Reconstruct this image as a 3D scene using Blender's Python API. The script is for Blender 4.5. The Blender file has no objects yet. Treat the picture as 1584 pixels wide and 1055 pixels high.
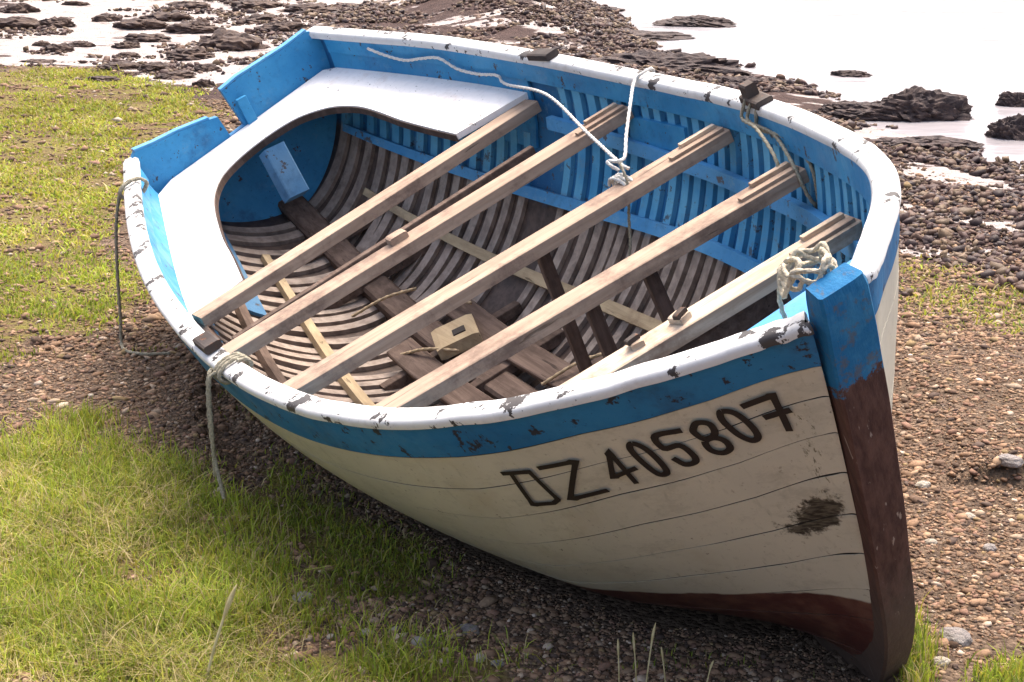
import bpy, bmesh, math, random
import numpy as np
from mathutils import Matrix, Vector
R = math.radians
scene = bpy.context.scene
col = scene.collection
rng = np.random.default_rng(7)
random.seed(7)

# ------------------------------------------------------------------ camera, sky, sun, exposure
CAM = np.array([-0.913, -3.770, 2.003]); PITCH = R(17.438); FPX = 2859.6; PW, PH = 1584, 1055
cam = bpy.data.objects.new('camera', bpy.data.cameras.new('camera')); col.objects.link(cam)
cam.location = CAM; cam.rotation_euler = (R(90) - PITCH, 0, 0)
cam.data.sensor_width = 36; cam.data.lens = 36 * FPX / PW; cam.data.clip_start = .05; cam.data.clip_end = 5000
scene.camera = cam
SUN_EL, SUN_AZ = R(65), R(14)          # azimuth clockwise from +Y (the view direction): from the sea on the right
world = bpy.data.worlds.new('World'); scene.world = world; world.use_nodes = True
wn = world.node_tree.nodes; wl = world.node_tree.links
sky = wn.new('ShaderNodeTexSky'); sky.sky_type = 'NISHITA'; sky.sun_disc = False
sky.sun_elevation = SUN_EL; sky.sun_rotation = SUN_AZ; sky.dust_density = 9.0; sky.air_density = 1.0; sky.ozone_density = 0.3
wl.new(sky.outputs[0], wn['Background'].inputs[0]); wn['Background'].inputs[1].default_value = 0.15
sun = bpy.data.objects.new('sun', bpy.data.lights.new('sun', 'SUN')); col.objects.link(sun)
sun.data.energy = 0.85; sun.data.angle = R(35); sun.data.color = (1, .95, .88)
sd_ = Vector((math.cos(SUN_EL) * math.sin(SUN_AZ), math.cos(SUN_EL) * math.cos(SUN_AZ), math.sin(SUN_EL)))
sun.rotation_euler = sd_.to_track_quat('Z', 'Y').to_euler(); sun.location = (3, 4, 8)
vs = scene.view_settings; vs.view_transform = 'Standard'; vs.look = 'None'; vs.exposure = 1.45; vs.gamma = 1

# ------------------------------------------------------------------ small helpers
def tag(o, label=None, cat=None, group=None, kind=None):
    if label: o['label'] = label
    if cat: o['category'] = cat
    if group: o['group'] = group
    if kind: o['kind'] = kind
    return o
def link(name, me, mat=None, parent=None):
    o = bpy.data.objects.new(name, me); col.objects.link(o)
    if mat is not None: me.materials.append(mat)
    if parent is not None: o.parent = parent
    return o
def mesh(name, V, F, smooth=False, attrs=None, fix=True):
    me = bpy.data.meshes.new(name)
    me.from_pydata([tuple(map(float, p)) for p in V], [], [tuple(map(int, f)) for f in F])
    if attrs:
        for k, a in attrs.items():
            at = me.attributes.new(k, 'FLOAT', 'POINT'); at.data.foreach_set('value', np.asarray(a, np.float32))
    if fix:
        bm = bmesh.new(); bm.from_mesh(me); bmesh.ops.recalc_face_normals(bm, faces=bm.faces); bm.to_mesh(me); bm.free()
    if smooth: me.polygons.foreach_set('use_smooth', np.ones(len(me.polygons), bool))
    me.update(); return me
def trimesh(name, V, F, colr=None, smooth=False):
    """big triangle mesh straight from numpy; colr = per-vertex rgb"""
    me = bpy.data.meshes.new(name); n, m = len(V), len(F)
    me.vertices.add(n); me.vertices.foreach_set('co', np.asarray(V, np.float32).ravel())
    me.loops.add(m * 3); me.loops.foreach_set('vertex_index', np.asarray(F, np.int32).ravel())
    me.polygons.add(m); me.polygons.foreach_set('loop_start', np.arange(0, m * 3, 3, dtype=np.int32))
    me.polygons.foreach_set('loop_total', np.full(m, 3, np.int32))
    if smooth: me.polygons.foreach_set('use_smooth', np.ones(m, bool))
    if colr is not None:
        a = me.attributes.new('tint', 'FLOAT_COLOR', 'POINT')
        c = np.ones((n, 4), np.float32); c[:, :3] = colr; a.data.foreach_set('color', c.ravel())
    me.update(calc_edges=True); me.validate(); return me
_lat = [np.random.default_rng(100 + i).random((64, 64)) for i in range(8)]
def vnoise(x, y, sc, seed=0):
    L_ = _lat[seed % 8]; x = np.asarray(x, float) * sc + 17.3 * seed; y = np.asarray(y, float) * sc + 9.1 * seed
    i = np.floor(x).astype(int); j = np.floor(y).astype(int); a = x - i; b = y - j
    a = a * a * (3 - 2 * a); b = b * b * (3 - 2 * b); g = lambda p, q: L_[p % 64, q % 64]
    return (g(i, j) * (1 - a) + g(i + 1, j) * a) * (1 - b) + (g(i, j + 1) * (1 - a) + g(i + 1, j + 1) * a) * b
def fbm(x, y, sc, seed=0, o=3):
    r = 0; w = .5; s = 0
    for k in range(o): r = r + w * vnoise(x, y, sc * 2 ** k, seed + k); s += w; w *= .5
    return r / s
sstep = lambda a, b, x: (lambda t: t * t * (3 - 2 * t))(np.clip((np.asarray(x, float) - a) / (b - a), 0, 1))

# ------------------------------------------------------------------ materials
class NT:
    def __init__(s, name, rough=.6, spec=.3):
        s.m = bpy.data.materials.new(name); s.m.use_nodes = True; s.t = s.m.node_tree; s.n = s.t.nodes; s.l = s.t.links
        s.b = s.n['Principled BSDF']; s.b.inputs['Roughness'].default_value = rough; s.b.inputs['Specular IOR Level'].default_value = spec
    def set(s, sock, v):
        if hasattr(v, 'is_output'): s.l.new(v, sock)
        else: sock.default_value = v if not isinstance(v, tuple) or len(v) != 3 or sock.type != 'RGBA' else (*v, 1)
    def co(s, scale=(1, 1, 1), rot=(0, 0, 0)):
        c = s.n.new('ShaderNodeTexCoord'); m = s.n.new('ShaderNodeMapping'); m.inputs['Scale'].default_value = scale; m.inputs['Rotation'].default_value = rot
        s.l.new(c.outputs['Object'], m.inputs[0]); return m.outputs[0]
    def noise(s, scale, detail=4, rough=.6, vec=None, dist=0):
        n = s.n.new('ShaderNodeTexNoise'); n.inputs['Scale'].default_value = scale; n.inputs['Detail'].default_value = detail
        n.inputs['Roughness'].default_value = rough; n.inputs['Distortion'].default_value = dist
        s.l.new(vec if vec is not None else s.co(), n.inputs['Vector']); return n.outputs['Fac']
    def vor(s, scale, vec=None, out='Distance'):
        n = s.n.new('ShaderNodeTexVoronoi'); n.inputs['Scale'].default_value = scale
        s.l.new(vec if vec is not None else s.co(), n.inputs['Vector']); return n.outputs[out]
    def step(s, v, a, b, lo=0., hi=1.):
        n = s.n.new('ShaderNodeMapRange'); n.interpolation_type = 'SMOOTHSTEP'; s.set(n.inputs[0], v)
        for i, q in enumerate((a, b, lo, hi)): s.set(n.inputs[1 + i], q)
        return n.outputs[0]
    def mix(s, f, a, b):
        n = s.n.new('ShaderNodeMix'); n.data_type = 'RGBA'; s.set(n.inputs[0], f); s.set(n.inputs[6], a); s.set(n.inputs[7], b); return n.outputs[2]
    def math(s, op, a, b=0.):
        n = s.n.new('ShaderNodeMath'); n.operation = op; s.set(n.inputs[0], a); s.set(n.inputs[1], b); return n.outputs[0]
    def attr(s, name, out='Fac'):
        n = s.n.new('ShaderNodeAttribute'); n.attribute_name = name; return n.outputs[out]
    def bump(s, h, strength=.3, dist=.004):
        n = s.n.new('ShaderNodeBump'); n.inputs['Strength'].default_value = strength; n.inputs['Distance'].default_value = dist
        s.set(n.inputs['Height'], h); s.l.new(n.outputs[0], s.b.inputs['Normal'])
    def done(s, c, rough=None):
        s.set(s.b.inputs['Base Color'], c)
        if rough is not None: s.set(s.b.inputs['Roughness'], rough)
        return s.m

def paint(name, c1, c2, chip, chip_lo=.66, chip_hi=.69, sc=14, streak=(1, 1, 1), rough=.55, dirt=None, scuff=None):
    t = NT(name, rough)
    base = t.mix(t.step(t.noise(3.2, 4), .35, .7), c1, c2)
    base = t.mix(t.step(t.noise(40, 3, vec=t.co(streak)), .45, .8, 0, .35), base, tuple(.72 * x for x in c1))
    if dirt: base = t.mix(t.step(t.noise(5, 6, .7), .52, .75, 0, .7), base, dirt)
    if scuff: base = t.mix(t.step(t.noise(11, 7, .78, vec=t.co((1, 1, 1.6))), .54, .68, 0, .65), base, scuff)
    base = t.mix(t.step(t.noise(85, 3, .6), .67, .72, 0, .8), base, tuple(.25 * x for x in c1))
    ch = t.step(t.noise(sc, 5, .68), chip_lo, chip_hi)
    t.bump(t.math('SUBTRACT', t.noise(60, 3, vec=t.co(streak)), t.math('MULTIPLY', ch, .9)), .35, .003)
    return t.done(t.mix(ch, base, chip), t.step(t.noise(9), .3, .7, rough - .1, rough + .2))
def wood(name, c1, c2, axis, knots=None, sc=1., rough=.75):
    s = [38, 38, 38]; s[axis] = 2.2
    t = NT(name, rough, .2)
    g = t.noise(sc, 5, .65, vec=t.co(tuple(s)), dist=.4)
    base = t.mix(t.step(g, .3, .72), c1, c2)
    base = t.mix(t.step(t.noise(4.5, 7, .75), .45, .70, 0, .8), base, knots or tuple(.5 * x for x in c1))
    crack = t.step(t.noise(sc * 1.6, 3, .5, vec=t.co(tuple(s))), .66, .72, 0, .7)
    base = t.mix(crack, base, tuple(.3 * x for x in c1))
    t.bump(t.math('SUBTRACT', g, crack), .5, .004)
    return t.done(base)

CREAM, CREAM2 = (.56, .53, .43), (.49, .47, .39)
def hull_mat():
    t = NT('hull_paint', .5)
    base = t.mix(t.step(t.noise(2.4, 4), .35, .7), CREAM, CREAM2)
    base = t.mix(t.step(t.noise(1.6, 5, .7), .5, .75, 0, .55), base, (.38, .31, .19))           # ochre bloom
    base = t.mix(t.step(t.noise(20, 4, vec=t.co((3, 3, .5))), .56, .8, 0, .45), base, (.27, .26, .19))  # runs
    chips = t.step(t.noise(26, 6, .75), .66, .685)
    base = t.mix(t.step(t.noise(7, 7, .8, vec=t.co((.6, 1, 1.4))), .50, .66, 0, .45), base, (.33, .31, .25))
    base = t.mix(t.step(t.noise(55, 4, .7), .62, .70, 0, .5), base, (.20, .17, .12))
    base = t.mix(chips, base, (.13, .10, .08))
    # scraped patch and cracked paint beside the stem, on the starboard bow only
    tt, v, z, side = t.attr('t'), t.attr('v'), t.attr('zb'), t.attr('side')
    n1 = t.noise(22, 6, .75, vec=t.co((1, 1, 1)))
    du = t.math('DIVIDE', t.math('SUBTRACT', tt, .862), .066); dv = t.math('DIVIDE', t.math('SUBTRACT', v, .487), .030)
    r = t.math('SQRT', t.math('ADD', t.math('MULTIPLY', du, du), t.math('MULTIPLY', dv, dv)))
    r = t.math('ADD', r, t.math('MULTIPLY', t.math('SUBTRACT', n1, .5), 2.8))
    patch = t.math('MULTIPLY', t.step(r, 1.15, .75), side)
    base = t.mix(patch, base, t.mix(t.step(t.noise(60, 4, vec=t.co((.3, 1, 3))), .4, .65), (.030, .024, .018), (.13, .115, .085)))
    du2 = t.math('DIVIDE', t.math('SUBTRACT', tt, .885), .03); near = t.step(t.math('ABSOLUTE', du2), 1.0, .3)
    low = t.math('MULTIPLY', t.step(v, .28, .31), t.step(v, .50, .44))
    crack = t.math('MULTIPLY', t.math('MULTIPLY', near, low), t.step(t.noise(30, 6, .75, vec=t.co((2.2, 2.2, .7))), .55, .60))
    base = t.mix(t.math('MULTIPLY', t.math('MULTIPLY', crack, side), .85), base, (.09, .08, .035))
    # worn antifouling below the waterline
    zz = t.math('ADD', z, t.math('MULTIPLY', t.math('SUBTRACT', t.noise(7, 5), .5), .035))
    red = t.mix(t.step(t.noise(12, 5, .7), .4, .65), (.085, .028, .024), (.15, .07, .05))
    base = t.mix(t.step(zz, -.640, -.650), base, red)
    base = t.mix(t.step(t.attr('edge'), .03, .16), base, (.040, .032, .024))          # caulked seams
    t.bump(t.math('SUBTRACT', t.noise(45, 4, vec=t.co((.4, 1, 1.6))), t.math('ADD', chips, patch)), .3, .003)
    return t.done(base)
def lining_mat(name, b1, b2, w1, w2, lim=.43):
    t = NT(name, .6)
    v = t.math('ADD', t.math('ADD', t.attr('v'), t.math('MULTIPLY', t.attr('side'), .16)), t.math('MULTIPLY', t.math('SUBTRACT', t.noise(6, 5, .7), .5), .10))
    blue = t.mix(t.step(t.noise(5, 5), .35, .68), b1, b2)
    blue = t.mix(t.step(t.noise(13, 7, .78), .52, .68, 0, .7), blue, (.14, .27, .38)); blue = t.mix(t.step(t.noise(20, 5, .7), .59, .65, 0, .85), blue, (.07, .065, .07))
    wd = t.mix(t.step(t.noise(30, 4, vec=t.co((1, 1, .3))), .3, .7), w1, w2)
    wd = t.mix(t.step(t.noise(9, 5, .7), .5, .7, 0, .6), wd, tuple(.45 * x for x in w1))
    t.bump(t.noise(50, 4), .35, .003)
    return t.done(t.mix(t.attr('out'), t.mix(t.step(v, lim - .02, lim + .03), blue, wd), (.035, .027, .020)))
def stem_mat():
    t = NT('stem_paint', .8, .2)
    z = t.math('ADD', t.attr('zb'), t.math('MULTIPLY', t.math('SUBTRACT', t.noise(16, 7, .8), .5), .22))
    g = t.noise(1, 5, .65, vec=t.co((40, 40, 3)))
    br = t.mix(t.step(g, .3, .7), (.052, .026, .022), (.115, .062, .050))
    br = t.mix(t.step(t.noise(1, 3, vec=t.co((60, 60, 4))), .66, .72), br, (.30, .24, .20))
    br = t.mix(t.step(z, -.50, -.72, 0, .7), br, (.10, .075, .06))
    bl = t.mix(t.step(t.noise(12, 5, .7), .4, .7), (.012, .13, .30), (.035, .19, .36))
    bl = t.mix(t.step(t.noise(18, 6, .75), .52, .62, 0, .7), bl, (.10, .10, .10))
    t.bump(t.math('ADD', g, t.noise(26, 5, .7)), .6, .005)
    return t.done(t.mix(t.step(z, .006, -.004), bl, br))
BLUE, BLUE2 = (.022, .20, .43), (.050, .28, .52)
M = {}
M['hull'] = hull_mat()
M['strake'] = paint('blue_strake_paint', (.010, .125, .30), (.022, .17, .36), (.022, .026, .04), .60, .635, 17, (.3, 1, 1), .6, (.020, .060, .13))
M['white'] = paint('white_rail_paint', (.70, .70, .69), (.60, .61, .61), (.055, .05, .05), .575, .60, 12, (1, 1, 1), .55, (.47, .45, .43))
M['seat'] = paint('white_seat_paint', (.84, .82, .80), (.80, .78, .77), (.06, .05, .045), .675, .69, 21, (1, 1, 1), .45, (.62, .49, .40))
M['blue'] = paint('blue_inner_paint', BLUE, BLUE2, (.05, .05, .06), .625, .65, 19, (1, 1, 1), .5, (.022, .085, .20), (.09, .25, .42))
M['lightblue'] = paint('pale_blue_paint', (.06, .27, .55), (.11, .34, .60), (.10, .11, .13), .62, .66, 17, (1, 1, 1), .5, (.05, .16, .30), (.20, .38, .52))
M['bracket'] = paint('faded_blue_paint', (.05, .15, .28), (.09, .19, .30), (.05, .05, .06), .6, .64, 19, (1, 1, 1), .55, (.03, .07, .13))
M['greywhite'] = paint('grubby_white_paint', (.42, .41, .42), (.30, .28, .30), (.05, .045, .045), .56, .60, 15, (1, 1, 1), .6, (.17, .14, .14))
M['shell'] = lining_mat('lining_paint', (.016, .115, .28), (.03, .17, .36), (.060, .042, .036), (.12, .082, .065), .40)
M['rib'] = lining_mat('rib_paint', (.055, .28, .52), (.13, .41, .62), (.22, .17, .14), (.37, .30, .25), .40)
M['thwart'] = wood('thwart_wood', (.31, .22, .16), (.45, .335, .25), 1, (.13, .085, .068))
M['whitewood'] = wood('worn_white_thwart_wood', (.42, .31, .22), (.66, .56, .44), 1, (.22, .14, .10))
M['tan'] = wood('stringer_wood', (.34, .26, .16), (.46, .36, .23), 0, (.2, .14, .09))
M['dark'] = wood('bilge_wood', (.085, .056, .044), (.17, .12, .095), 0)
M['darkv'] = wood('post_wood', (.065, .044, .036), (.13, .09, .075), 2)
M['stem'] = stem_mat()
M['black'] = NT('number_and_shade_black', .6).done((.022, .016, .014))
M['iron'] = paint('rusty_iron', (.035, .03, .03), (.07, .05, .04), (.14, .06, .03), .55, .7, 40, rough=.7)
def rope_mat(name, c1, c2):
    t = NT(name, .9, .1); g = t.noise(160, 3); t.bump(t.noise(220, 2), .8, .003)
    return t.done(t.mix(t.step(g, .3, .7), c1, c2))
M['rope'] = rope_mat('pale_rope', (.52, .50, .46), (.72, .70, .66))
M['coil'] = rope_mat('straw_coloured_rope', (.40, .35, .26), (.60, .54, .42))
M['oldrope'] = rope_mat('weathered_rope', (.22, .20, .15), (.38, .35, .27))

# ------------------------------------------------------------------ the boat's lines (boat frame: x forward from the transom, y to port, z up)
LB = 4.0
BK = np.array([.4477, .7455, .8128, .6786, .4462, .1782, .0686]); DB = np.array([-.0230, -.0143, .0058, .0080, .0179, .0137, -.0009])
HK = np.array([.1180, .0767, .0009, -.0272, .0408, .1799]); DH = np.array([.0414, -.0020, -.0248, -.0056, .0068, .0117])
R1, R2, TX = .2741, .0556, -.0247
SM = np.array([2.212, 1.896, 1.796, .875]); SN = np.array([1.518, 1.803, 2.231, 1.079]); ZR0, ZR1 = -.8347, -.1918
def spline(xk, yk):
    n = len(xk); A = np.zeros((n, n)); r = np.zeros(n); h = np.diff(xk); A[0, 0] = A[-1, -1] = 1
    for i in range(1, n - 1):
        A[i, i - 1] = h[i - 1]; A[i, i] = 2 * (h[i - 1] + h[i]); A[i, i + 1] = h[i]
        r[i] = 3 * ((yk[i + 1] - yk[i]) / h[i] - (yk[i] - yk[i - 1]) / h[i - 1])
    c = np.linalg.solve(A, r)
    def f(x):
        x = np.asarray(x, float); i = np.clip(np.searchsorted(xk, x) - 1, 0, n - 2); d = x - xk[i]
        b = (yk[i + 1] - yk[i]) / h[i] - h[i] * (2 * c[i] + c[i + 1]) / 3
        return yk[i] + d * (b + d * (c[i] + d * (c[i + 1] - c[i]) / (3 * h[i])))
    return f
_bf = {s: spline(np.linspace(0, 1, 7), BK + s * DB) for s in (-1, 1)}
_hf = {s: spline(np.linspace(0, 1, 6), HK + s * DH) for s in (-1, 1)}
s_of = lambda t: 1 - (1 - np.asarray(t, float)) ** 2
t_of = lambda s: 1 - np.sqrt(np.maximum(1 - np.asarray(s, float), 0))
zkeel = lambda s: ZR0 + ZR1 * (s - .5)
zrab = lambda s: zkeel(s) + .34 * np.maximum(0, 1 - np.asarray(s) / .42) ** 2        # the run rises to the transom
def sheer(sd, t):
    s = s_of(t); return np.stack([s * LB + (1 - s) * sd * TX, sd * _bf[sd](t), _hf[sd](s)], -1)
def stem_x(dd): return LB - R1 * dd - R2 * dd ** 2 - .9 * np.maximum(dd - .85, 0) ** 2
def surf(sd, t, v):
    t, v = np.broadcast_arrays(np.asarray(t, float), np.asarray(v, float)); s = s_of(t)
    b = _bf[sd](t); h = _hf[sd](s); D = h - zrab(s)
    m = np.interp(s, [0, .5, .8, 1], SM); n = np.interp(s, [0, .5, .8, 1], SN)
    th = np.clip(v, 0, 1) * math.pi / 2
    y = np.maximum(b - .05, 0) * np.cos(th) ** (2 / n) + np.minimum(b, .05) * (1 - v * .4); dd = D * np.sin(th) ** (2 / m)
    return np.stack([(1 - s) * (sd * TX + .12 * dd) + s * stem_x(dd), sd * y, h - dd], -1)
def hull(sd, t, v, off=0.):
    """point on the planking, off metres inboard"""
    t, v = np.broadcast_arrays(np.asarray(t, float), np.asarray(v, float)); P = surf(sd, t, v)
    if np.all(np.asarray(off) == 0): return P
    e = .015; a = surf(sd, np.clip(t + e, 0, 1), v) - surf(sd, np.clip(t - e, 0, 1), v)
    b = surf(sd, t, np.clip(v + e, 0.004, 1)) - surf(sd, t, np.clip(v - e, .004, 1))
    n = np.cross(a, b) * -sd; n = n / np.maximum(np.linalg.norm(n, axis=-1, keepdims=True), 1e-9)
    flip = np.where((n[..., 1] * sd > 0), -1., 1.)[..., None]
    return P + n * flip * np.asarray(off)[..., None] if np.ndim(off) else P + n * flip * off
def v_at_z(sd, t, zfun, off=.03):
    """girth fraction where the inner face meets z = zfun(x, y)"""
    vv = np.linspace(.01, .98, 195); P = hull(sd, np.full_like(vv, t), vv, off); k = np.argmin(np.abs(P[:, 2] - zfun(P[:, 0], P[:, 1]))); return vv[k], P[k]
def t_at_x(sd, x, v=.1):
    tt = np.linspace(0, 1, 401); P = surf(sd, tt, np.full_like(tt, v)); return tt[np.argmin(np.abs(P[:, 0] - x))]

def v_dep(sd, t, dep):
    s = s_of(t); D = _hf[sd](s) - zrab(s); m = np.interp(s, [0, .5, .8, 1], SM); return 2 / math.pi * np.arcsin(np.clip(dep / D, 0, 1) ** (m / 2))
BASE = np.array([2.0, 0, -.96])                                   # the boat's own origin: middle of its keel
AX = np.array([[.42467, -.9043, .04367], [.81662, .40343, .41277], [-.39089, -.13963, .90979]])   # boat axes in the world (rows)
FOOT = np.array([3.65, 0, -1.0]); SINK = .035
def to_world(p): return (np.asarray(p, float) - FOOT) @ AX - np.array([0, 0, SINK])
def to_boat(w): return (np.asarray(w, float) + np.array([0, 0, SINK])) @ AX.T + FOOT
DOWN = -AX[:, 2]                                                   # straight down, in the boat frame
boat = bpy.data.objects.new('rowing_boat', None); col.objects.link(boat)
mw = Matrix.Identity(4)
for i in range(3):
    for j in range(3): mw[j][i] = AX[i][j]
mw.translation = Vector(to_world(BASE)); boat.matrix_world = mw
tag(boat, 'blue and white wooden rowing boat lying heeled over on the shingle', 'boat')

def part(name, V, F, mat, smooth=False, attrs=None, parent=None):
    return link(name, mesh(name, np.asarray(V) - BASE, F, smooth, attrs), mat, parent or boat)
def slab(A, B):
    """closed box between two grids of points (nu, nv, 3)"""
    nu, nv = A.shape[:2]; V = np.concatenate([A.reshape(-1, 3), B.reshape(-1, 3)]); o = nu * nv; F = []
    ix = lambda i, j: i * nv + j
    for i in range(nu - 1):
        for j in range(nv - 1):
            F.append((ix(i, j), ix(i + 1, j), ix(i + 1, j + 1), ix(i, j + 1))); F.append(tuple(o + k for k in (ix(i, j), ix(i, j + 1), ix(i + 1, j + 1), ix(i + 1, j))))
    ring = [ix(i, 0) for i in range(nu)] + [ix(nu - 1, j) for j in range(1, nv)] + [ix(i, nv - 1) for i in range(nu - 2, -1, -1)] + [ix(0, j) for j in range(nv - 2, 0, -1)]
    for a, b in zip(ring, ring[1:] + ring[:1]): F.append((a, b, o + b, o + a))
    return V, F
def patch(sd, tg, vg, o0, o1):
    tg, vg = np.broadcast_arrays(tg, vg); A = hull(sd, tg, vg, o0); B = hull(sd, tg, vg, o1); V, F = slab(A, B)
    at = {'t': np.tile(tg.ravel(), 2), 'v': np.tile(vg.ravel(), 2), 'zb': V[:, 2], 'side': np.full(len(V), 1. if sd < 0 else 0.), 'edge': np.r_[np.zeros(A[..., 0].size), np.ones(A[..., 0].size)]}
    return V, F, at
def strip(name, sd, t0, t1, v0, v1, o0, o1, mat, nt=60, nv=3, parent=None, smooth=True):
    tg = np.linspace(t0, t1, nt)[:, None]; a = np.asarray(v0(tg) if callable(v0) else np.full_like(tg, v0)); b = np.asarray(v1(tg) if callable(v1) else np.full_like(tg, v1))
    k = np.linspace(0, 1, nv)[None]; V, F, at = patch(sd, tg + 0 * k, a + (b - a) * k, o0, o1)
    o = part(name, V, F, mat, False, at, parent)
    if smooth: autosmooth(o)
    return o
def autosmooth(o, ang=35):
    me = o.data; bm = bmesh.new(); bm.from_mesh(me)
    for e in bm.edges: e.smooth = not (len(e.link_faces) == 2 and e.calc_face_angle(0) > R(ang))
    for f in bm.faces: f.smooth = True
    bm.to_mesh(me); bm.free()
def box(c, ux, uy, uz, bev=.12):
    """box with chamfered long edges: half vectors ux (length), uy, uz"""
    c, ux, uy, uz = (np.asarray(a, float) for a in (c, ux, uy, uz)); pr = []
    k = bev
    for a, b in ((1 - k, 1), (1, 1 - k), (1, -1 + k), (1 - k, -1), (-1 + k, -1), (-1, -1 + k), (-1, 1 - k), (-1 + k, 1)): pr.append(a * uy + b * uz)
    V = [c + s * ux + p for s in (-1, -.5, 0, .5, 1) for p in pr]; F = []
    for i in range(4):
        for j in range(8): F.append((i * 8 + j, i * 8 + (j + 1) % 8, (i + 1) * 8 + (j + 1) % 8, (i + 1) * 8 + j))
    F += [tuple(range(8)), tuple(range(32, 40))]
    return np.array(V), F
def sweep(P, N, B, prof):
    P, N, B = (np.asarray(a, float) for a in (P, N, B)); m = len(prof)
    V = (P[:, None] + N[:, None] * np.array(prof)[None, :, 0:1] + B[:, None] * np.array(prof)[None, :, 1:2]).reshape(-1, 3); F = []
    for i in range(len(P) - 1):
        for j in range(m): F.append((i * m + j, i * m + (j + 1) % m, (i + 1) * m + (j + 1) % m, (i + 1) * m + j))
    F += [tuple(range(m)), tuple(range((len(P) - 1) * m, len(P) * m))]
    return V, F

def catmull(P, n=6, closed=False):
    P = np.asarray(P, float); Q = np.vstack([P[-2] if closed else 2 * P[0] - P[1], P, P[1] if closed else 2 * P[-1] - P[-2]]); out = []
    for i in range(1, len(Q) - 2):
        for k in range(n):
            u = k / n; out.append(.5 * (2 * Q[i] + (Q[i + 1] - Q[i - 1]) * u + (2 * Q[i - 1] - 5 * Q[i] + 4 * Q[i + 1] - Q[i + 2]) * u * u + (3 * Q[i] - Q[i - 1] - 3 * Q[i + 1] + Q[i + 2]) * u ** 3))
    return np.array(out + [P[-1]])
# hull: an inner shell (the lining one sees between the ribs) that carries every plank
def shell_mesh():
    V = []; F = []; at = {'v': [], 'side': [], 'out': []}
    for sd in (-1, 1):
        tg = np.linspace(0, .995, 70)[:, None]; v0 = v_dep(sd, tg, .014); vg = v0 + (1 - v0) * np.linspace(0.0, 1, 40)[None]; tg, vg = np.broadcast_arrays(tg, vg)
        a, f = slab(hull(sd, tg, vg, .011), hull(sd, tg, vg, .022)); o = sum(map(len, V)); V.append(a); F += [tuple(o + k for k in q) for q in f]; at['v'].append(np.tile(vg.ravel(), 2)); at['out'].append(np.r_[np.ones(len(a) // 2), np.zeros(len(a) // 2)]); at['side'].append(np.full(len(a), 1. if sd < 0 else 0.))
    return np.concatenate(V), F, {k_: np.concatenate(q_) for k_, q_ in at.items()}
V, F, at = shell_mesh()
shell = part('hull', V, F, M['shell'], True, at)
vblue = lambda t: np.interp(t, [0, .4, .55, .6, .665, .72, .78, .92, 1], [.12, .11, .10, .117, .135, .165, .19, .225, .24])
NPL = 11
for sd in (-1, 1):
    strip('sheer_strake', sd, 0, .992, lambda t: v_dep(sd, t, .010), lambda t: vblue(t) - .003, -.004, .011, M['strake'], 90, 5, shell)
    for k in range(NPL):
        f0, f1 = k / NPL, (k + 1) / NPL
        sl = random.uniform(0, 60); lo = lambda t, f=f0, q=sl: vblue(t) + (1 - vblue(t)) * f + .0007 + .0026 * np.maximum(vnoise(t * 14, t * 0 + q, 1, 1) - .35, 0)
        hi = lambda t, f=f1, q=sl: vblue(t) + (1 - vblue(t)) * f - .0007 - .0026 * np.maximum(vnoise(t * 14, t * 0 + q + 3.5, 1, 2) - .35, 0)
        strip('plank', sd, 0, .992, lo, hi, random.uniform(-.0009, .0007), .0112, M['hull'], 90, 5, shell)

# rails, clamps, risers, stringers
RW = .054
for sd in (-1, 1):
    t = np.linspace(0, .998, 120); P = sheer(sd, t); T = np.gradient(P, axis=0); N = np.stack([T[:, 1], -T[:, 0], 0 * t], -1); N /= np.linalg.norm(N, axis=1)[:, None]; N *= np.where(N[:, 1:2] * sd > 0, -1, 1)
    Bv = np.tile([0, 0, 1.], (len(t), 1))
    pr = [(-.006, -.022), (-.008, -.010), (-.005, -.002), (.004, .002), (.045, .003), (RW - .006, .000), (RW, -.007), (RW - .002, -.024), (.03, -.026)]
    wob = (vnoise(t * 40, t * 0 + sd, 1, 3) - .5) * .006
    V, F = sweep(P + Bv * wob[:, None], N, Bv, pr)
    o = part('gunwale_rail', V, F, M['white']); autosmooth(o, 50)
    strip('sheer_clamp', sd, .012, .93, lambda t: v_dep(sd, t, .024), lambda t: v_dep(sd, t, np.interp(t, [0, .2, .5, 1], [.085, .095, .11, .10])), .022, .050, M['blue'], 80, 3)
    ris = lambda t: np.interp(t, [0, .2, .3, .385, .475, .8], [.15, .185, .215, .225, .215, .215])
    tA = .175 if sd > 0 else .17
    strip('thwart_riser', sd, tA, .60, lambda t: ris(t) - .012, lambda t: ris(t) + .024, .040, .066, M['lightblue'] if sd > 0 else M['dark'], 50, 3)
    strip('bilge_stringer', sd, .015, .52, lambda t: .385 + 0 * t, lambda t: .420 + 0 * t, .040, .062, M['lightblue'] if sd > 0 else M['dark'], 60, 3)
    strip('floor_stringer', sd, .04, .56, .615, .650, .040, .064, M['tan'], 60, 3)
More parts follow.
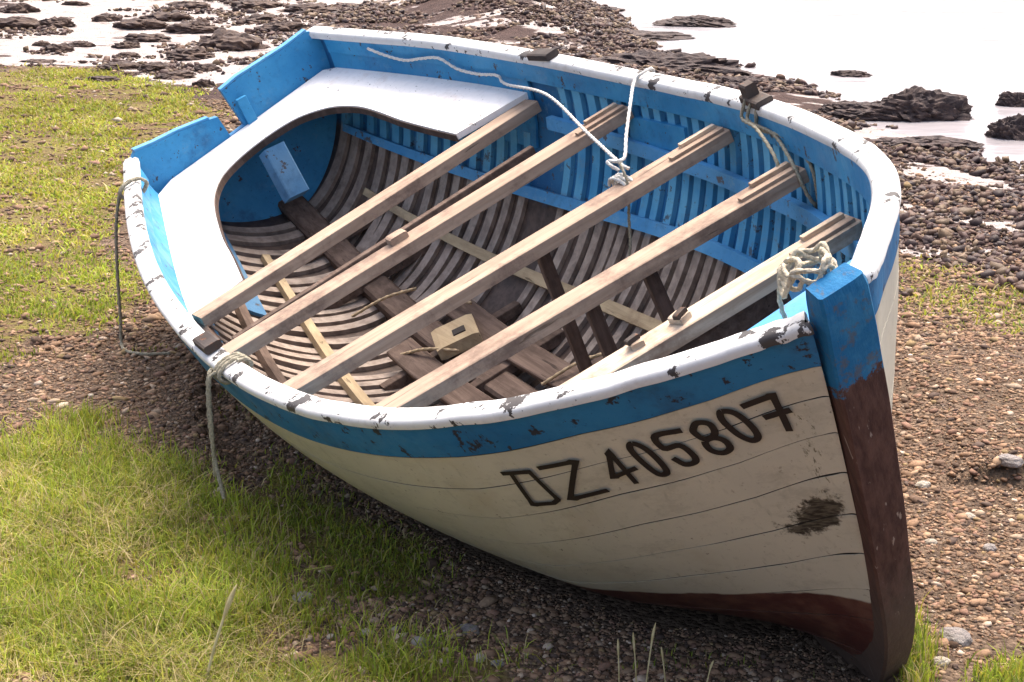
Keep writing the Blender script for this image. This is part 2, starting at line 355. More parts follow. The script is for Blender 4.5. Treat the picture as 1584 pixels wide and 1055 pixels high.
# steamed ribs, each side of each station its own piece
NR = 50
for i in range(NR):
    s = .025 + .905 * i / (NR - 1)
    for sd in (-1, 1):
        x0 = s * LB; w = .019 + random.uniform(-.002, .002); jit = random.uniform(-.006, .006)
        ta, tb = t_of((x0 + jit - w) / LB), t_of((x0 + jit + w) / LB)
        if s > .3 and s < .335 and sd > 0: continue                 # the flat panel beside the middle thwart
        tg = np.array([[ta], [(ta + tb) / 2], [tb]]); vtop = (float(v_dep(sd, np.float64(ta), .06)) if s > .31 else .235); vg = np.linspace(vtop, .985, 26)[None]
        tg = tg + (np.linspace(0, 1, 26)[None] ** 2) * random.uniform(-.006, .006)
        V, F, at = patch(sd, tg, vg + 0 * tg, .020, .039)
        o = part('rib', V, F, M['rib'], False, at); autosmooth(o)
strip('rail_block', 1, t_at_x(1, 1.72), t_at_x(1, 2.02), .125, .195, .022, .05, M['blue'], 12, 3)
strip('lining_panel', -1, .015, .105, .27, .50, .040, .052, M['bracket'], 16, 6)
for sd in (-1, 1): strip('lining_panel', sd, .010, t_at_x(sd, 1.16 if sd > 0 else 1.30, .15), lambda t: v_dep(sd, t, .085), .275, .026, .036, M['blue'], 24, 4)

# keelson, sole boards, keel and stem
xs_ = np.linspace(.07, 3.2, 30)
V, F = sweep(np.stack([xs_, 0 * xs_, zrab(xs_ / LB) + .075], -1), np.tile([0, 1., 0], (30, 1)), np.tile([0, 0, 1.], (30, 1)), [(-.05, -.06), (.05, -.06), (.05, .02), (.04, .03), (-.04, .03), (-.05, .02)])
part('keelson', V, F, M['dark'])
for yc, xa, xb, dz in ((.125, 1.1, 2.75, .0), (-.125, 1.2, 2.0, .004)):
    xx = np.linspace(xa, xb, 24); zz = zrab(xx / LB) + .128 + dz
    V, F = sweep(np.stack([xx, yc + .01 * np.sin(xx * 3), zz], -1), np.tile([0, 1., 0], (24, 1)), np.tile([0, 0, 1.], (24, 1)), [(-.05, -.009), (.05, -.009), (.05, .006), (.046, .009), (-.046, .009), (-.05, .006)])
    part('sole_board', V, F, M['dark'])
for x in np.arange(.42, 3.1, .30):
    hw = .34 if x < 2.2 else .34 - .2 * (x - 2.2)
    zz = zrab(x / LB) + .098
    V, F = box((x, 0, zz + .0), (0, hw * .8, 0), (.022, 0, 0), (0, 0, .018)); part('floor_timber', V, F, M['dark'])
kx = np.linspace(.05, 3.60, 40)
V, F = sweep(np.stack([kx, 0 * kx, zkeel(kx / LB) - .03], -1), np.tile([0, 1., 0], (40, 1)), np.tile([0, 0, 1.], (40, 1)), [(-.03, -.042), (.03, -.042), (.034, .04), (-.034, .04)])
o = part('keel', V, F, M['stem'], False, {'zb': V[:, 2]})
dk = np.linspace(.07, 1.72, 20); V = np.array([[x, y, z] for x in dk for y, z in ((-.028, zkeel(x / LB) + .005), (.028, zkeel(x / LB) + .005), (.028, float(zrab(x / LB)) + .01), (-.028, float(zrab(x / LB)) + .01))]); F = [(i * 4 + j, i * 4 + (j + 1) % 4, i * 4 + 4 + (j + 1) % 4, i * 4 + 4 + j) for i in range(19) for j in range(4)] + [(0, 1, 2, 3), (76, 77, 78, 79)]
part('deadwood', V, F, M['hull'], False, {'zb': V[:, 2], 't': 0 * V[:, 2], 'v': 0 * V[:, 2], 'side': 0 * V[:, 2]})
dd = np.linspace(-.042, 1.12, 46); hz = _hf[1](1.0) - .0117; ux = []
sx = np.where(dd < 0, LB - R1 * dd, stem_x(np.maximum(dd, 0)))
P = np.stack([sx, 0 * dd, hz - dd], -1); T = np.gradient(P, axis=0); T /= np.linalg.norm(T, axis=1)[:, None]
N = np.stack([-T[:, 2], 0 * dd, T[:, 0]], -1)                      # forward normal
V = []; F = []
for i in range(len(dd)):
    hw = np.interp(dd[i], [-.05, -.03, .1, .8, 1.12], [.050, .055, .057, .047, .040]); fw = np.interp(dd[i], [-.05, -.02, 1.12], [.026, .034, .040])
    wb = (vnoise(dd[i], 0, 9, 2) - .5) * .008
    af = np.interp(dd[i], [-.05, .05, .14], [-.022, -.03, -.085])
    for a, b in ((af, -hw * .9), (fw - .007, -hw), (fw - .001, -hw + .005), (fw, -hw * .5), (fw + .001, hw * .5), (fw - .001, hw - .005), (fw - .007, hw), (af, hw * .9)):
        V.append(P[i] + N[i] * (a + wb) + np.array([0, b, 0]))
for i in range(len(dd) - 1):
    for j in range(8): F.append((i * 8 + j, i * 8 + (j + 1) % 8, (i + 1) * 8 + (j + 1) % 8, (i + 1) * 8 + j))
F += [tuple(range(8)), tuple(range((len(dd) - 1) * 8, len(dd) * 8))]; V = np.array(V)
o = part('stem', V, F, M['stem'], False, {'zb': V[:, 2]}); autosmooth(o, 24)

# transom with its sculling notch
tx_ = lambda y, z: -.055 * y + .12 * (.118 - z)
top = [(-.447, .078), (-.425, .096), (-.345, .086), (-.244, .080), (-.12, .062), (-.088, .055), (-.080, -.03), (-.012, -.022), (-.028, .128), (.05, .142), (.275, .152), (.375, .164), (.412, .150)]
sec = []
for sd in (1, -1):
    vv = np.linspace(.02, 1, 22); q = surf(sd, np.zeros(22), vv)[:, 1:]; q = q[q[:, 1] < (.14 if sd > 0 else .065)]; sec.append([tuple(a) for a in (q if sd > 0 else q[::-1])])
ring = top + [(a * .985, b) for a, b in sec[0] + sec[1]]
me = bpy.data.meshes.new('transom'); bm = bmesh.new()
vsb = [bm.verts.new(np.array([tx_(a, b) + .002, a, b]) - BASE) for a, b in ring]; f = bm.faces.new(vsb)
ex = bmesh.ops.extrude_face_region(bm, geom=[f]); bmesh.ops.translate(bm, vec=(.036, 0, 0), verts=[g for g in ex['geom'] if isinstance(g, bmesh.types.BMVert)])
bmesh.ops.recalc_face_normals(bm, faces=bm.faces); bm.to_mesh(me); bm.free()
tr = link('transom', me, M['blue'], boat)
# white capping on the two halves of the transom
for pts in (top[1:5], top[8:12]):
    pp = np.array([[tx_(a, b) + .018, a, b + .003] for a, b in pts]); n = len(pp)
    V, F = sweep(pp, np.tile([1., 0, 0], (n, 1)), np.tile([0, 0, 1.], (n, 1)), [(-.020, -.002), (-.020, .006), (.018, .006), (.018, -.002)])
    part('transom_cap', V, F, M['lightblue'], parent=tr)
V, F = box((tx_(-.01, .05) + .055, .02, .02), (0, 0, .06), (.012, 0, 0), (0, .02, 0)); part('notch_cheek', V, F, M['blue'], parent=tr)

# horseshoe stern bench
zs = lambda x, y: -.017 - .095 * x + .089 * y - .06 * x * y
inner = [(1.232, -.494), (1.013, -.451), (.853, -.424), (.672, -.381), (.501, -.329), (.39, -.27), (.325, -.205), (.281, -.102), (.264, .021), (.280, .128), (.345, .215), (.423, .266), (.529, .301), (.665, .318), (.805, .33), (.967, .354), (1.135, .384)]
inner = [tuple(a) for a in catmull(np.array(inner), 4)]
outS = []; outP = []
for sd, lst, xe in ((-1, outS, 1.30), (1, outP, 1.15)):
    te = t_at_x(sd, xe, .15)
    for t in np.linspace(.012, te, 16):
        lst.append(tuple(v_at_z(sd, t, zs, .034)[1][:2]))
aft = [(tx_(y, zs(0, y)) + .045, y) for y in np.linspace(.36, -.36, 7)]
ring = inner + outP[::-1] + aft + outS
me = bpy.data.meshes.new('stern_bench'); bm = bmesh.new()
f = bm.faces.new([bm.verts.new(np.array([x, y, zs(x, y)]) - BASE) for x, y in ring])
ex = bmesh.ops.extrude_face_region(bm, geom=[f]); bmesh.ops.translate(bm, vec=(0, 0, -.022), verts=[g for g in ex['geom'] if isinstance(g, bmesh.types.BMVert)])
bmesh.ops.recalc_face_normals(bm, faces=bm.faces); bm.to_mesh(me); bm.free()
bench = link('stern_bench', me, M['seat'], boat)
ip = np.array([[x, y, zs(x, y) - .030] for x, y in inner]); Tn = np.gradient(ip, axis=0); Nn = np.stack([Tn[:, 1], -Tn[:, 0], 0 * Tn[:, 0]], -1); Nn /= np.linalg.norm(Nn, axis=1)[:, None]
V, F = sweep(ip, Nn, np.tile([0, 0, 1.], (len(ip), 1)), [(-.004, .002), (.006, .002), (.006, .0265), (.003, .0265), (.003, .006), (-.004, .006)])
part('bench_edging', V, F, M['darkv'], parent=bench)
for c, ux, uy in (((.40, -.035, -.155), (.055, -.01, -.085), (.012, .038, 0)),):
    ux = np.array(ux, float); V, F = box(c, ux, uy, (.012, .012, .008)); part('bench_bracket', V, F, M['bracket'], parent=bench)

# thwarts: narrow planks resting on the risers, some with a batten and a block
BX = [1.262, 1.710, 2.240, 2.700, 3.132]; BY = [-.066, -.016, .0187, .0454, .0359]; BZ = -.13
ends = []
for i in range(5):
    e = []
    for sd in (-1, 1):
        t = t_at_x(sd, BX[i] + sd * BY[i], .2); y = abs(v_at_z(sd, t, lambda x, y: BZ - .03 + 0 * x, .045)[1][1]); e.append(np.array([BX[i] + sd * BY[i] * y / .6, sd * (y - .004), BZ]))
    ends.append(e); c = (e[0] + e[1]) / 2; u = (e[1] - e[0]) / 2; n = np.cross(u, [0, 0, 1]); n /= np.linalg.norm(n)
    hw = (.041, .043, .044, .043, .042)[i]
    V, F = box(c - np.array([0, 0, .02]), u, n * hw, (0, 0, .02), .10)
    th = part('thwart', V, F, M['whitewood'] if i == 4 else M['thwart'])
    if i: # a batten along the port end
        q = e[1] - u / np.linalg.norm(u) * .10; V, F = box(q + np.array([0, 0, .005]) + n * .02, u / np.linalg.norm(u) * .09, n * .011, (0, 0, .005)); part('batten', V, F, M['thwart'], parent=th)
        q = e[1] - u / np.linalg.norm(u) * .07; V, F = box(q + np.array([0, 0, .006]) - n * .026, u / np.linalg.norm(u) * .06, n * .009, (0, 0, .006)); part('batten', V, F, M['whitewood'], parent=th)
    ends[-1].append(th)
def block(c, sz, m, name, parent=None, rot=0):
    cr, sr = math.cos(rot), math.sin(rot); V, F = box(c, (cr * sz[0], sr * sz[0], 0), (-sr * sz[1], cr * sz[1], 0), (0, 0, sz[2]), .25); return part(name, V, F, m, parent=parent)
block((1.69, -.10, BZ + .010), (.022, .03, .012), M['thwart'], 'cleat', ends[1][2]); block((3.135, .05, BZ + .008), (.022, .018, .009), M['whitewood'], 'cleat', ends[4][2], .3); block((3.12, -.07, BZ + .007), (.020, .016, .008), M['whitewood'], 'cleat', ends[4][2], -.2)
block((3.145, .05, BZ + .022), (.008, .02, .007), M['iron'], 'cleat', ends[4][2], .4); block((3.12, -.075, BZ + .020), (.008, .018, .007), M['iron'], 'cleat', ends[4][2], .1)
# a lower cross plank abaft the second thwart, and the deep face below the fifth
for x, z, hz2, sk in ((1.42, -.235, .030, -.05),):
    t = t_at_x(-1, x, .3); y = abs(v_at_z(-1, t, lambda a, b: z + 0 * a, .045)[1][1]); V, F = box((x, -.06, z), (sk, y - .10, 0), (.014, 0, 0), (0, 0, hz2), .1); part('cross_plank', V, F, M['dark'])
V, F = box((3.145, .10, BZ - .085), (.006, .22, 0), (.012, 0, 0), (0, 0, .045), .1); part('thwart_apron', V, F, M['dark'], parent=ends[4][2])
# posts under the middle thwarts, mast step, leaning struts
for x, y, lean in ((2.215, .12, -.10), (2.69, .02, -.06), (2.69, .20, .03)):
    zb = zrab(x / LB) + .08; a = np.array([x + lean, y, zb]); b = np.array([x, y, BZ - .04]); V, F = box((a + b) / 2, (b - a) / 2, (.011, 0, 0), (0, .019, 0)); part('thwart_post', V, F, M['darkv'])
ms = block((1.36, .02, -.645), (.085, .075, .022), M['tan'], 'mast_step', None, -.3)
block((1.38, .03, -.622), (.022, .022, .003), M['black'], 'socket_shade', ms, -.3)  # black plate paints the shade inside the mast hole; none is cut
# breasthook and knees at the bow
q = hull(1, np.array([.70, .78, .86, .94]), np.full(4, .16), .04); q2 = hull(-1, np.array([.94, .86, .78, .70]), np.full(4, .16), .04)
rg = np.concatenate([q, q2, [[3.60, 0, -.02]]]); rg[:, 2] = np.interp(rg[:, 0], [3.4, 4], [-.02, .06])
V = np.concatenate([rg, rg - [0, 0, .03]]); n = len(rg); F = [tuple(range(n)), tuple(range(2 * n - 1, n - 1, -1))] + [(i, (i + 1) % n, n + (i + 1) % n, n + i) for i in range(n)]
part('breasthook', V, F, M['lightblue'])
# iron fittings on the rails
def rail_pt(sd, x, dn=.03, up=.0):
    t = t_at_x(sd, x, 0.); p = sheer(sd, t); return p + np.array([0, -sd * dn, up])
for sd, x in ((1, 2.50), (-1, 1.98), (1, 1.30)):
    p = rail_pt(sd, x, .03, .012); t = t_at_x(sd, x, 0.); T = sheer(sd, t + .01) - sheer(sd, t - .01); a = math.atan2(T[1], T[0])
    blk = block(p, (.055, .026, .012), M['iron'], 'rowlock_plate', None, a)
    if sd > 0 and x > 2:
        block(p + [-.02, 0, .028], (.02, .018, .020), M['iron'], 'rowlock_socket', blk, a)

# registration painted on the starboard bow
CH = {'D': [[(.5955, .1633), (.595, .2471), (.6126, .2575), (.6182, .253), (.6111, .174), (.5885, .1604)]], 'Z': [[(.6207, .1736), (.6524, .1873), (.6281, .2611), (.6608, .271)]],
 '4': [[(.6866, .2795), (.6812, .1944), (.6723, .2503), (.6931, .2516)]], '0': [[(.7022, .2), (.7098, .2244), (.7151, .2666), (.7147, .2874), (.7075, .2816), (.7012, .2456), (.6982, .2101), (.7022, .2)]],
 '5': [[(.7432, .2189), (.7221, .2064), (.7236, .2387), (.7369, .2476), (.7436, .2785), (.7423, .2921), (.7332, .2883), (.7271, .2689)]],
 '8': [[(.7551, .2277), (.7606, .2206), (.77, .2342), (.7718, .2551), (.767, .2622), (.7589, .2568), (.7541, .2371), (.7551, .2277)], [(.7593, .2641), (.7684, .2652), (.7767, .2808), (.7785, .2993), (.7696, .3008), (.7606, .285), (.7593, .2641)]],
 '0b': [[(.7864, .2224), (.7976, .2386), (.8082, .2766), (.8115, .3044), (.8032, .3065), (.7921, .2831), (.7843, .2479), (.7833, .2301), (.7864, .2224)]],
 '7': [[(.8093, .234), (.8485, .2429), (.8548, .3227)], [(.8293, .2776), (.8655, .2882)]]}
for key, strokes in CH.items():
    V = []; F = []
    for si, st in enumerate(strokes):
        st = np.array(st); closed = bool(np.allclose(st[0], st[-1]))
        if key in ('0', '8', '0b', '5'): st = catmull(st, 6, closed)
        else: st = np.concatenate([a + (b - a) * np.linspace(0, 1, 10)[:, None] for a, b in zip(st[:-1], st[1:])])
        keep = [0] + [i for i in range(1, len(st)) if np.linalg.norm(st[i] - st[i - 1]) > 1e-5]; st = st[keep]
        lay = -.0062 - .0006 * si
        C = hull(-1, st[:, 0], st[:, 1], lay); e = .01
        Nn = hull(-1, st[:, 0], st[:, 1], lay - .01) - C; Nn /= np.linalg.norm(Nn, axis=1)[:, None]
        w = .0066 if key in 'DZ4' else .0078
        # each straight run is a quad, each joint a disc, all a hair apart: brush strokes
        o = len(V); T = np.gradient(C, axis=0); T /= np.linalg.norm(T, axis=1)[:, None]
        side = np.cross(Nn, T); n = len(C)
        ang = np.einsum('ij,ij->i', T[np.clip(np.arange(n) - 1, 0, n - 1)], T[np.clip(np.arange(n) + 1, 0, n - 1)])
        sc = 1 / np.maximum(np.sqrt((1 + np.clip(ang, -.6, 1)) / 2), .62)
        for i in range(n): V += [C[i] - side[i] * w * sc[i], C[i] + side[i] * w * sc[i]]
        for i in range(n - 1): F.append((o + 2 * i, o + 2 * i + 1, o + 2 * i + 3, o + 2 * i + 2))
        if not closed:
            for i, sg in ((0, -1), (n - 1, 1)):
                k = len(V); V += [C[i] - side[i] * w + T[i] * sg * w * .6, C[i] + side[i] * w + T[i] * sg * w * .6]; F.append((o + 2 * i, o + 2 * i + 1, k + 1, k))
    part('painted_letter' if key in 'DZ' else 'painted_digit', V, F, M['black'], parent=shell)

# ------------------------------------------------------------------ ropes (things of their own, in world space)
def settle(o):
    """move a world-space mesh's origin to the bottom middle of its bounds"""
    n = len(o.data.vertices); co = np.empty(n * 3, np.float32); o.data.vertices.foreach_get('co', co); co = co.reshape(-1, 3)
    c = np.array([(co[:, 0].min() + co[:, 0].max()) / 2, (co[:, 1].min() + co[:, 1].max()) / 2, co[:, 2].min()])
    o.data.vertices.foreach_set('co', (co - c).astype(np.float32).ravel()); o.location = c; o.data.update(); return o
def tube(P, r, n=7, twist=0.0):
    P = np.asarray(P, float); T = np.gradient(P, axis=0); T /= np.maximum(np.linalg.norm(T, axis=1)[:, None], 1e-9); V = []
    a = np.array([.31, .2, .93]); N = a - T[0] * (a @ T[0]); N /= np.linalg.norm(N); L_ = 0
    for i in range(len(P)):
        N = N - T[i] * (N @ T[i]); N /= np.linalg.norm(N); B = np.cross(T[i], N)
        if i: L_ += np.linalg.norm(P[i] - P[i - 1])
        for j in range(n):
            q = 2 * math.pi * j / n; rr = r * (1 + .24 * math.cos(3 * q + L_ * twist)); V.append(P[i] + rr * (math.cos(q) * N + math.sin(q) * B))
    F = []
    for i in range(len(P) - 1):
        for j in range(n): F.append((i * n + j, i * n + (j + 1) % n, (i + 1) * n + (j + 1) % n, (i + 1) * n + j))
    F += [tuple(range(n)), tuple(range((len(P) - 1) * n, len(P) * n))]
    return V, F
def resample(P, st):
    L_ = np.concatenate([[0], np.cumsum(np.linalg.norm(np.diff(P, axis=0), axis=1))]); k = np.linspace(0, L_[-1], max(int(L_[-1] / st), 4)); return np.stack([np.interp(k, L_, P[:, i]) for i in range(3)], -1)
def rope(name, paths, r, mat, label, cat='rope', world_pts=False, n=8, group=None):
    V = []; F = []
    for p in paths:
        p = catmull(np.asarray(p, float), n); w = p if world_pts else to_world(p); w = resample(w, max(r * .55, .002)); a, f = tube(w, r, 9, 1.1 / r); o = len(V); V += a; F += [tuple(o + k for k in q) for q in f]
    return tag(settle(link(name, mesh(name, V, F, True), mat)), label, cat, group)
hp = lambda t, v, o=.062: hull(1, np.array([t]), np.array([v]), o)[0]
knot = np.array([2.205, .445, BZ + .045])
def helix(c, ax1, ax2, axn, r, turns, pitch, n=10, r2=None):
    k = np.arange(int(turns * n) + 1) / n * 2 * math.pi; return [c + ax1 * r * math.cos(q) + ax2 * (r2 or r) * math.sin(q) + axn * pitch * q / 6.283 for q in k]
X3, Y3, Z3 = np.eye(3)
wrap = helix(np.array([2.205, .44, BZ - .018]), X3, Z3, Y3, .052, 2.5, -.012, r2=.030)
rope('mooring_rope', [[hp(.047, .036), hp(.06, .055), hp(.073, .063), hp(.086, .05), hp(.1, .041), hp(.112, .068), hp(.127, .074), hp(.142, .068), hp(.15, .085, .075), (1.45, .615, -.055), (1.85, .53, -.085), knot, knot + [.02, .01, -.02]], wrap],
     .0048, M['rope'], 'pale rope slung along the far inner side down to the middle thwart')
rope('mooring_rope', [[rail_pt(1, 1.80, -.010, -.04), rail_pt(1, 1.81, -.012, .004), rail_pt(1, 1.82, .03, .014), rail_pt(1, 1.83, .068, .003), (1.96, .655, -.03), (2.10, .54, -.062), knot + [.0, .015, .006], knot + [-.01, -.03, .02], knot + [.02, -.02, -.01]]], .0048, M['rope'],
     'taut pale rope from the far rail down to the knot on the middle thwart')
a = np.array([2.245, .42, BZ - .03]); rope('hanging_line', [[knot + [.02, -.01, .01], a + [.012, 0, .03], a + DOWN * .08, a + DOWN * .15 + [.006, .003, 0], a + DOWN * .22]], .004, M['oldrope'], 'thin line hanging straight down under the middle thwart')
c = np.array([3.955, .0, hz + .030])
coil = [c + np.array([-.02 + .046 * math.cos(q) * (1 + .2 * math.sin(3.1 * q)), 0.046 * math.sin(q) * (1 + .15 * math.cos(2.3 * q)), .010 * math.sin(5 * q) + .018 * math.sin(1.7 * q) + .02]) for q in np.arange(0, 21, .5)]
coil2 = [c + np.array([-.05 + .04 * math.cos(q) + .01 * math.sin(2 * q), -.03 + .02 * math.sin(q), .035 * math.sin(q + .6) + .01]) for q in np.arange(0, 13, .5)]
rope('rope_coil', [coil, coil2, [c + [-.08, -.03, .0], c + [-.10, -.04, -.05], c + [-.11, -.04, -.13]]], .0046, M['coil'], 'tangle of pale rope lashed round the head of the stem', n=3)
p = rail_pt(-1, 2.14, -.026, -.012); tt_ = sheer(-1, t_at_x(-1, 2.16, 0)) - sheer(-1, t_at_x(-1, 2.10, 0)); tt_ /= np.linalg.norm(tt_)
nn_ = np.array([-tt_[1], tt_[0], 0]); nn_ = nn_ if nn_[1] > 0 else -nn_
loops = [q for q in helix(p + nn_ * .052, nn_, Z3, tt_, .047, 3.2, .017, 10, r2=.026)]
s0 = p - nn_ * .003
rope('rail_rope', [loops, [s0 + [0, .01, .02], s0 + [.01, -.015, 0], s0 + DOWN * .10 + [.02, -.02, 0], s0 + DOWN * .22 + [.03, -.012, 0], s0 + DOWN * .33 + [.06, .0, 0]], [s0 + tt_ * .03 + [0, .01, .02], s0 + tt_ * .03 + [0, -.02, 0], s0 + tt_ * .035 + DOWN * .15 + [0, -.02, 0], s0 + tt_ * .02 + DOWN * .27 + [0, -.012, 0]]],
     .0052, M['oldrope'], 'grey rope wound round the near rail with two ends hanging down')
p = rail_pt(-1, .40, -.028, -.012); lp = helix(p + np.array([0, .052, 0]), Y3, Z3, X3, .050, 2.1, .014, 10, r2=.028)
q0 = to_world(p); zg = .012
rope('quarter_line', [[to_world(a) for a in lp], [q0 + [.0, 0, .0], q0 + [-.015, -.01, -.10], q0 + [-.02, -.02, -.25], [q0[0] - .02, q0[1] - .02, .12], [q0[0] - .02, q0[1] - .03, .02], [q0[0] + .01, q0[1] - .10, zg], [q0[0] + .08, q0[1] - .14, zg], [q0[0] + .17, q0[1] - .13, zg]]], .0055, M['oldrope'], 'thin line tied to the stern quarter rail with its end curled on the ground', world_pts=True)
pk = rail_pt(1, 2.50, .05, .0); pe = ends[3][1] + np.array([0, -.03, .0])
rope('rowlock_lashing', [[pk + [-.02, 0, .02], pk + [-.04, -.02, -.03], (pk + pe) / 2 + [-.05, .0, .02], pe + [-.04, .0, .02], pe + [-.06, -.02, -.05]], [pk + [.01, 0, .02], pk + [.0, -.025, -.03], (pk + pe) / 2 + [-.01, .02, 0], pe + [.02, .01, .02], pe + [.055, 0, -.06], pe + [.04, .03, -.14]], [pk + [.03, 0, .015], pk + [.03, -.02, -.05], (pk + pe) / 2 + [.03, .02, 0], pe + [.07, .03, .02], pe + [.06, .02, -.10]]],
     .0048, M['oldrope'], 'old lashing hanging from the far rowlock to the fourth thwart')
# sticks lying in the bilge
for i, (x, y, a, ln) in enumerate(((1.35, -.10, .5, .30), (1.55, -.22, .9, .22), (1.95, .16, 1.2, .24), (2.35, -.10, .75, .34), (2.45, .05, 1.0, .28), (1.15, .10, .3, .26), (2.62, -.14, .6, .22), (.95, -.05, 1.1, .25))):
    z = zrab(x / LB) + .15; dx, dy = math.cos(a) * ln / 2, math.sin(a) * ln / 2
    rope('stick', [[(x - dx, y - dy, z - .006), (x, y + .01, z + .012), (x + dx, y + dy, z + .004)]], .005, M['tan'], 'thin pale stick in the bilge ' + ('below the stern bench' if x < 1.2 else 'between first and second thwart' if x < 1.6 else 'between second and third thwart' if x < 2.2 else 'between third and fourth thwart'), 'stick', n=4, group='sticks in the bilge')

# ------------------------------------------------------------------ the shore
def g(u, v, z=0.):
    """where the sight line through photo pixel (u, v) meets level z"""
    cp, sp = math.cos(PITCH), math.sin(PITCH); a = (np.asarray(u, float) - PW / 2) / FPX; b = (PH / 2 - np.asarray(v, float)) / FPX
    dy = cp + b * sp; dz = -sp + b * cp; k = (z - CAM[2]) / dz
    return np.stack([CAM[0] + a * k, CAM[1] + dy * k], -1)
def poly_in(X, Y, px, wob=.12, seed=0):
    P = np.array([g(u, v) for u, v in px]); x = X + (fbm(X, Y, 2.6, seed) - .5) * wob * 4; y = Y + (fbm(X, Y, 2.6, seed + 3) - .5) * wob * 6; ins = np.zeros(np.shape(X), bool)
    for (x1, y1), (x2, y2) in zip(P, np.roll(P, -1, 0)):
        c = ((y1 > y) != (y2 > y)); ins ^= c & (x < (x2 - x1) * (y - y1) / np.where(abs(y2 - y1) < 1e-9, 1e-9, y2 - y1) + x1)
    return ins
# lowest hull height over the ground, for keeping shingle and grass out of the planking
hw_ = np.concatenate([to_world(hull(sd, *np.broadcast_arrays(np.linspace(0, 1, 160)[:, None], np.linspace(0, 1, 120)[None]))).reshape(-1, 3) for sd in (-1, 1)])
CX0, CY0, CS = -3.0, -.6, .04; GH = np.full((110, 120), 9.)
ci = ((hw_[:, :2] - [CX0, CY0]) / CS).astype(int); ok = (ci >= 0).all(1) & (ci[:, 0] < 110) & (ci[:, 1] < 120); np.minimum.at(GH, (ci[ok, 0], ci[ok, 1]), hw_[ok, 2])
def clearance(X, Y):
    i = ((np.asarray(X) - CX0) / CS).astype(int); j = ((np.asarray(Y) - CY0) / CS).astype(int); ok = (i >= 0) & (j >= 0) & (i < 110) & (j < 120)
    return np.where(ok, GH[np.clip(i, 0, 109), np.clip(j, 0, 119)], 9.)
SA, SB = g(700, 20), g(1640, 345); SN_ = np.array([SB[1] - SA[1], -(SB[0] - SA[0])]); SN_ /= np.linalg.norm(SN_); SN_ = SN_ if SN_[0] > 0 else -SN_
sea_d = lambda X, Y: (X - SA[0]) * SN_[0] + (Y - SA[1]) * SN_[1]
led = g(1480, 738)
def ground_h(X, Y):
    h = (fbm(X, Y, .7, 1) - .5) * .06 * sstep(1.2, 3.5, np.hypot(X + .8, Y - 1.5)) + (fbm(X, Y, 5, 4) - .5) * .022
    h = h + .05 * sstep(.25, -.9, Y + .35 * (X + 1.2)) * sstep(.2, -1.0, X)
    h = h + .06 * sstep(led[1] - .03, led[1] + .02, Y + .06 * np.sin(X * 4)) * sstep(.25, .5, X) * sstep(3.0, 2.0, Y)
    c = clearance(X, Y); h = np.where(c < .25, h * .2 - .035, h)
    PT = g(700, 30); h = h + .30 * np.exp(-((X - PT[0]) / 1.0) ** 2 - ((Y - PT[1] - .6) / 2.2) ** 2) * sstep(-.5, .6, sea_d(X, Y))
    d = sea_d(X, Y); h = h - .075 * np.clip(d, 0, 8) - .02 * np.clip(d - 8, 0, 60)
    return h
G_FG = [(-80, 695), (90, 670), (200, 700), (260, 750), (330, 800), (400, 890), (480, 960), (600, 1000), (720, 1060), (740, 1200), (-200, 1250)]
G_TUFT = [(370, 730), (430, 705), (520, 775), (610, 840), (640, 890), (540, 930), (420, 900), (330, 800)]
G_FAR = [(-120, 118), (160, 108), (300, 150), (345, 175), (250, 215), (200, 260), (195, 330), (180, 380), (120, 390), (-120, 400)]
G_MID = [(-90, 405), (110, 400), (200, 460), (180, 525), (90, 530), (-90, 560)]
G_COR = [(1500, 1080), (1520, 1045), (1575, 1025), (1720, 1000), (1750, 1150), (1430, 1150)]
G_STEM = [(1396, 1075), (1402, 1000), (1424, 955), (1440, 990), (1436, 1080)]
G_RT = [(1395, 415), (1584, 440), (1700, 450), (1700, 540), (1500, 520), (1395, 500)]
D_SHORE = [(-80, -40), (200, -60), (560, -60), (830, -30), (900, 90), (1160, 150), (1400, 240), (1700, 330), (1700, 420), (1390, 380), (900, 160), (480, 70), (330, 150), (150, 105), (-80, 108)]
P_SAND = [(-120, -60), (540, -60), (560, 8), (470, 40), (400, 95), (330, 140), (150, 104), (-120, 106)]
S_R1 = [(1392, 238), (1480, 258), (1640, 288), (1640, 320), (1480, 292), (1392, 264)]
S_R2 = [(1290, 178), (1330, 174), (1520, 202), (1520, 218), (1330, 204)]
S_R3 = [(1392, 318), (1470, 332), (1584, 352), (1584, 366), (1470, 350), (1392, 336)]
def lin_axis(lo, hi, a, b, step):
    core = np.arange(a, b, step); up = b + (hi - b) * np.linspace(0, 1, 40)[0:] ** 3; dn = a + (lo - a) * np.linspace(0, 1, 40)[:0:-1] ** 3
    return np.concatenate([dn, core, up])
gx = lin_axis(-400, 400, -3.6, 3.6, .045); gy = lin_axis(-60, 500, -1.8, 8.5, .05)
GX, GY = np.meshgrid(gx, gy, indexing='ij'); GZ = ground_h(GX, GY); nx, ny = GX.shape
grassy = np.zeros(GX.shape)
for pg, sdn, wgt in ((G_FG, 1, 1.), (G_TUFT, 2, .8), (G_FAR, 3, 1.), (G_MID, 4, .9), (G_COR, 5, 1.), (G_RT, 6, .5), (G_STEM, 2, 1.)): grassy = np.maximum(grassy, wgt * poly_in(GX, GY, pg, .015 if pg in (G_STEM, G_COR) else .10, sdn))
weedy = (poly_in(GX, GY, D_SHORE, .15, 5) | (sea_d(GX, GY) > -.9)) * 1.
sandy = np.maximum.reduce([poly_in(GX, GY, p_, .04, 2) * 1. for p_ in (P_SAND, S_R1, S_R2, S_R3)])
idx = np.arange(nx * ny).reshape(nx, ny); q = np.stack([idx[:-1, :-1], idx[1:, :-1], idx[1:, 1:], idx[:-1, 1:]], -1).reshape(-1, 4)
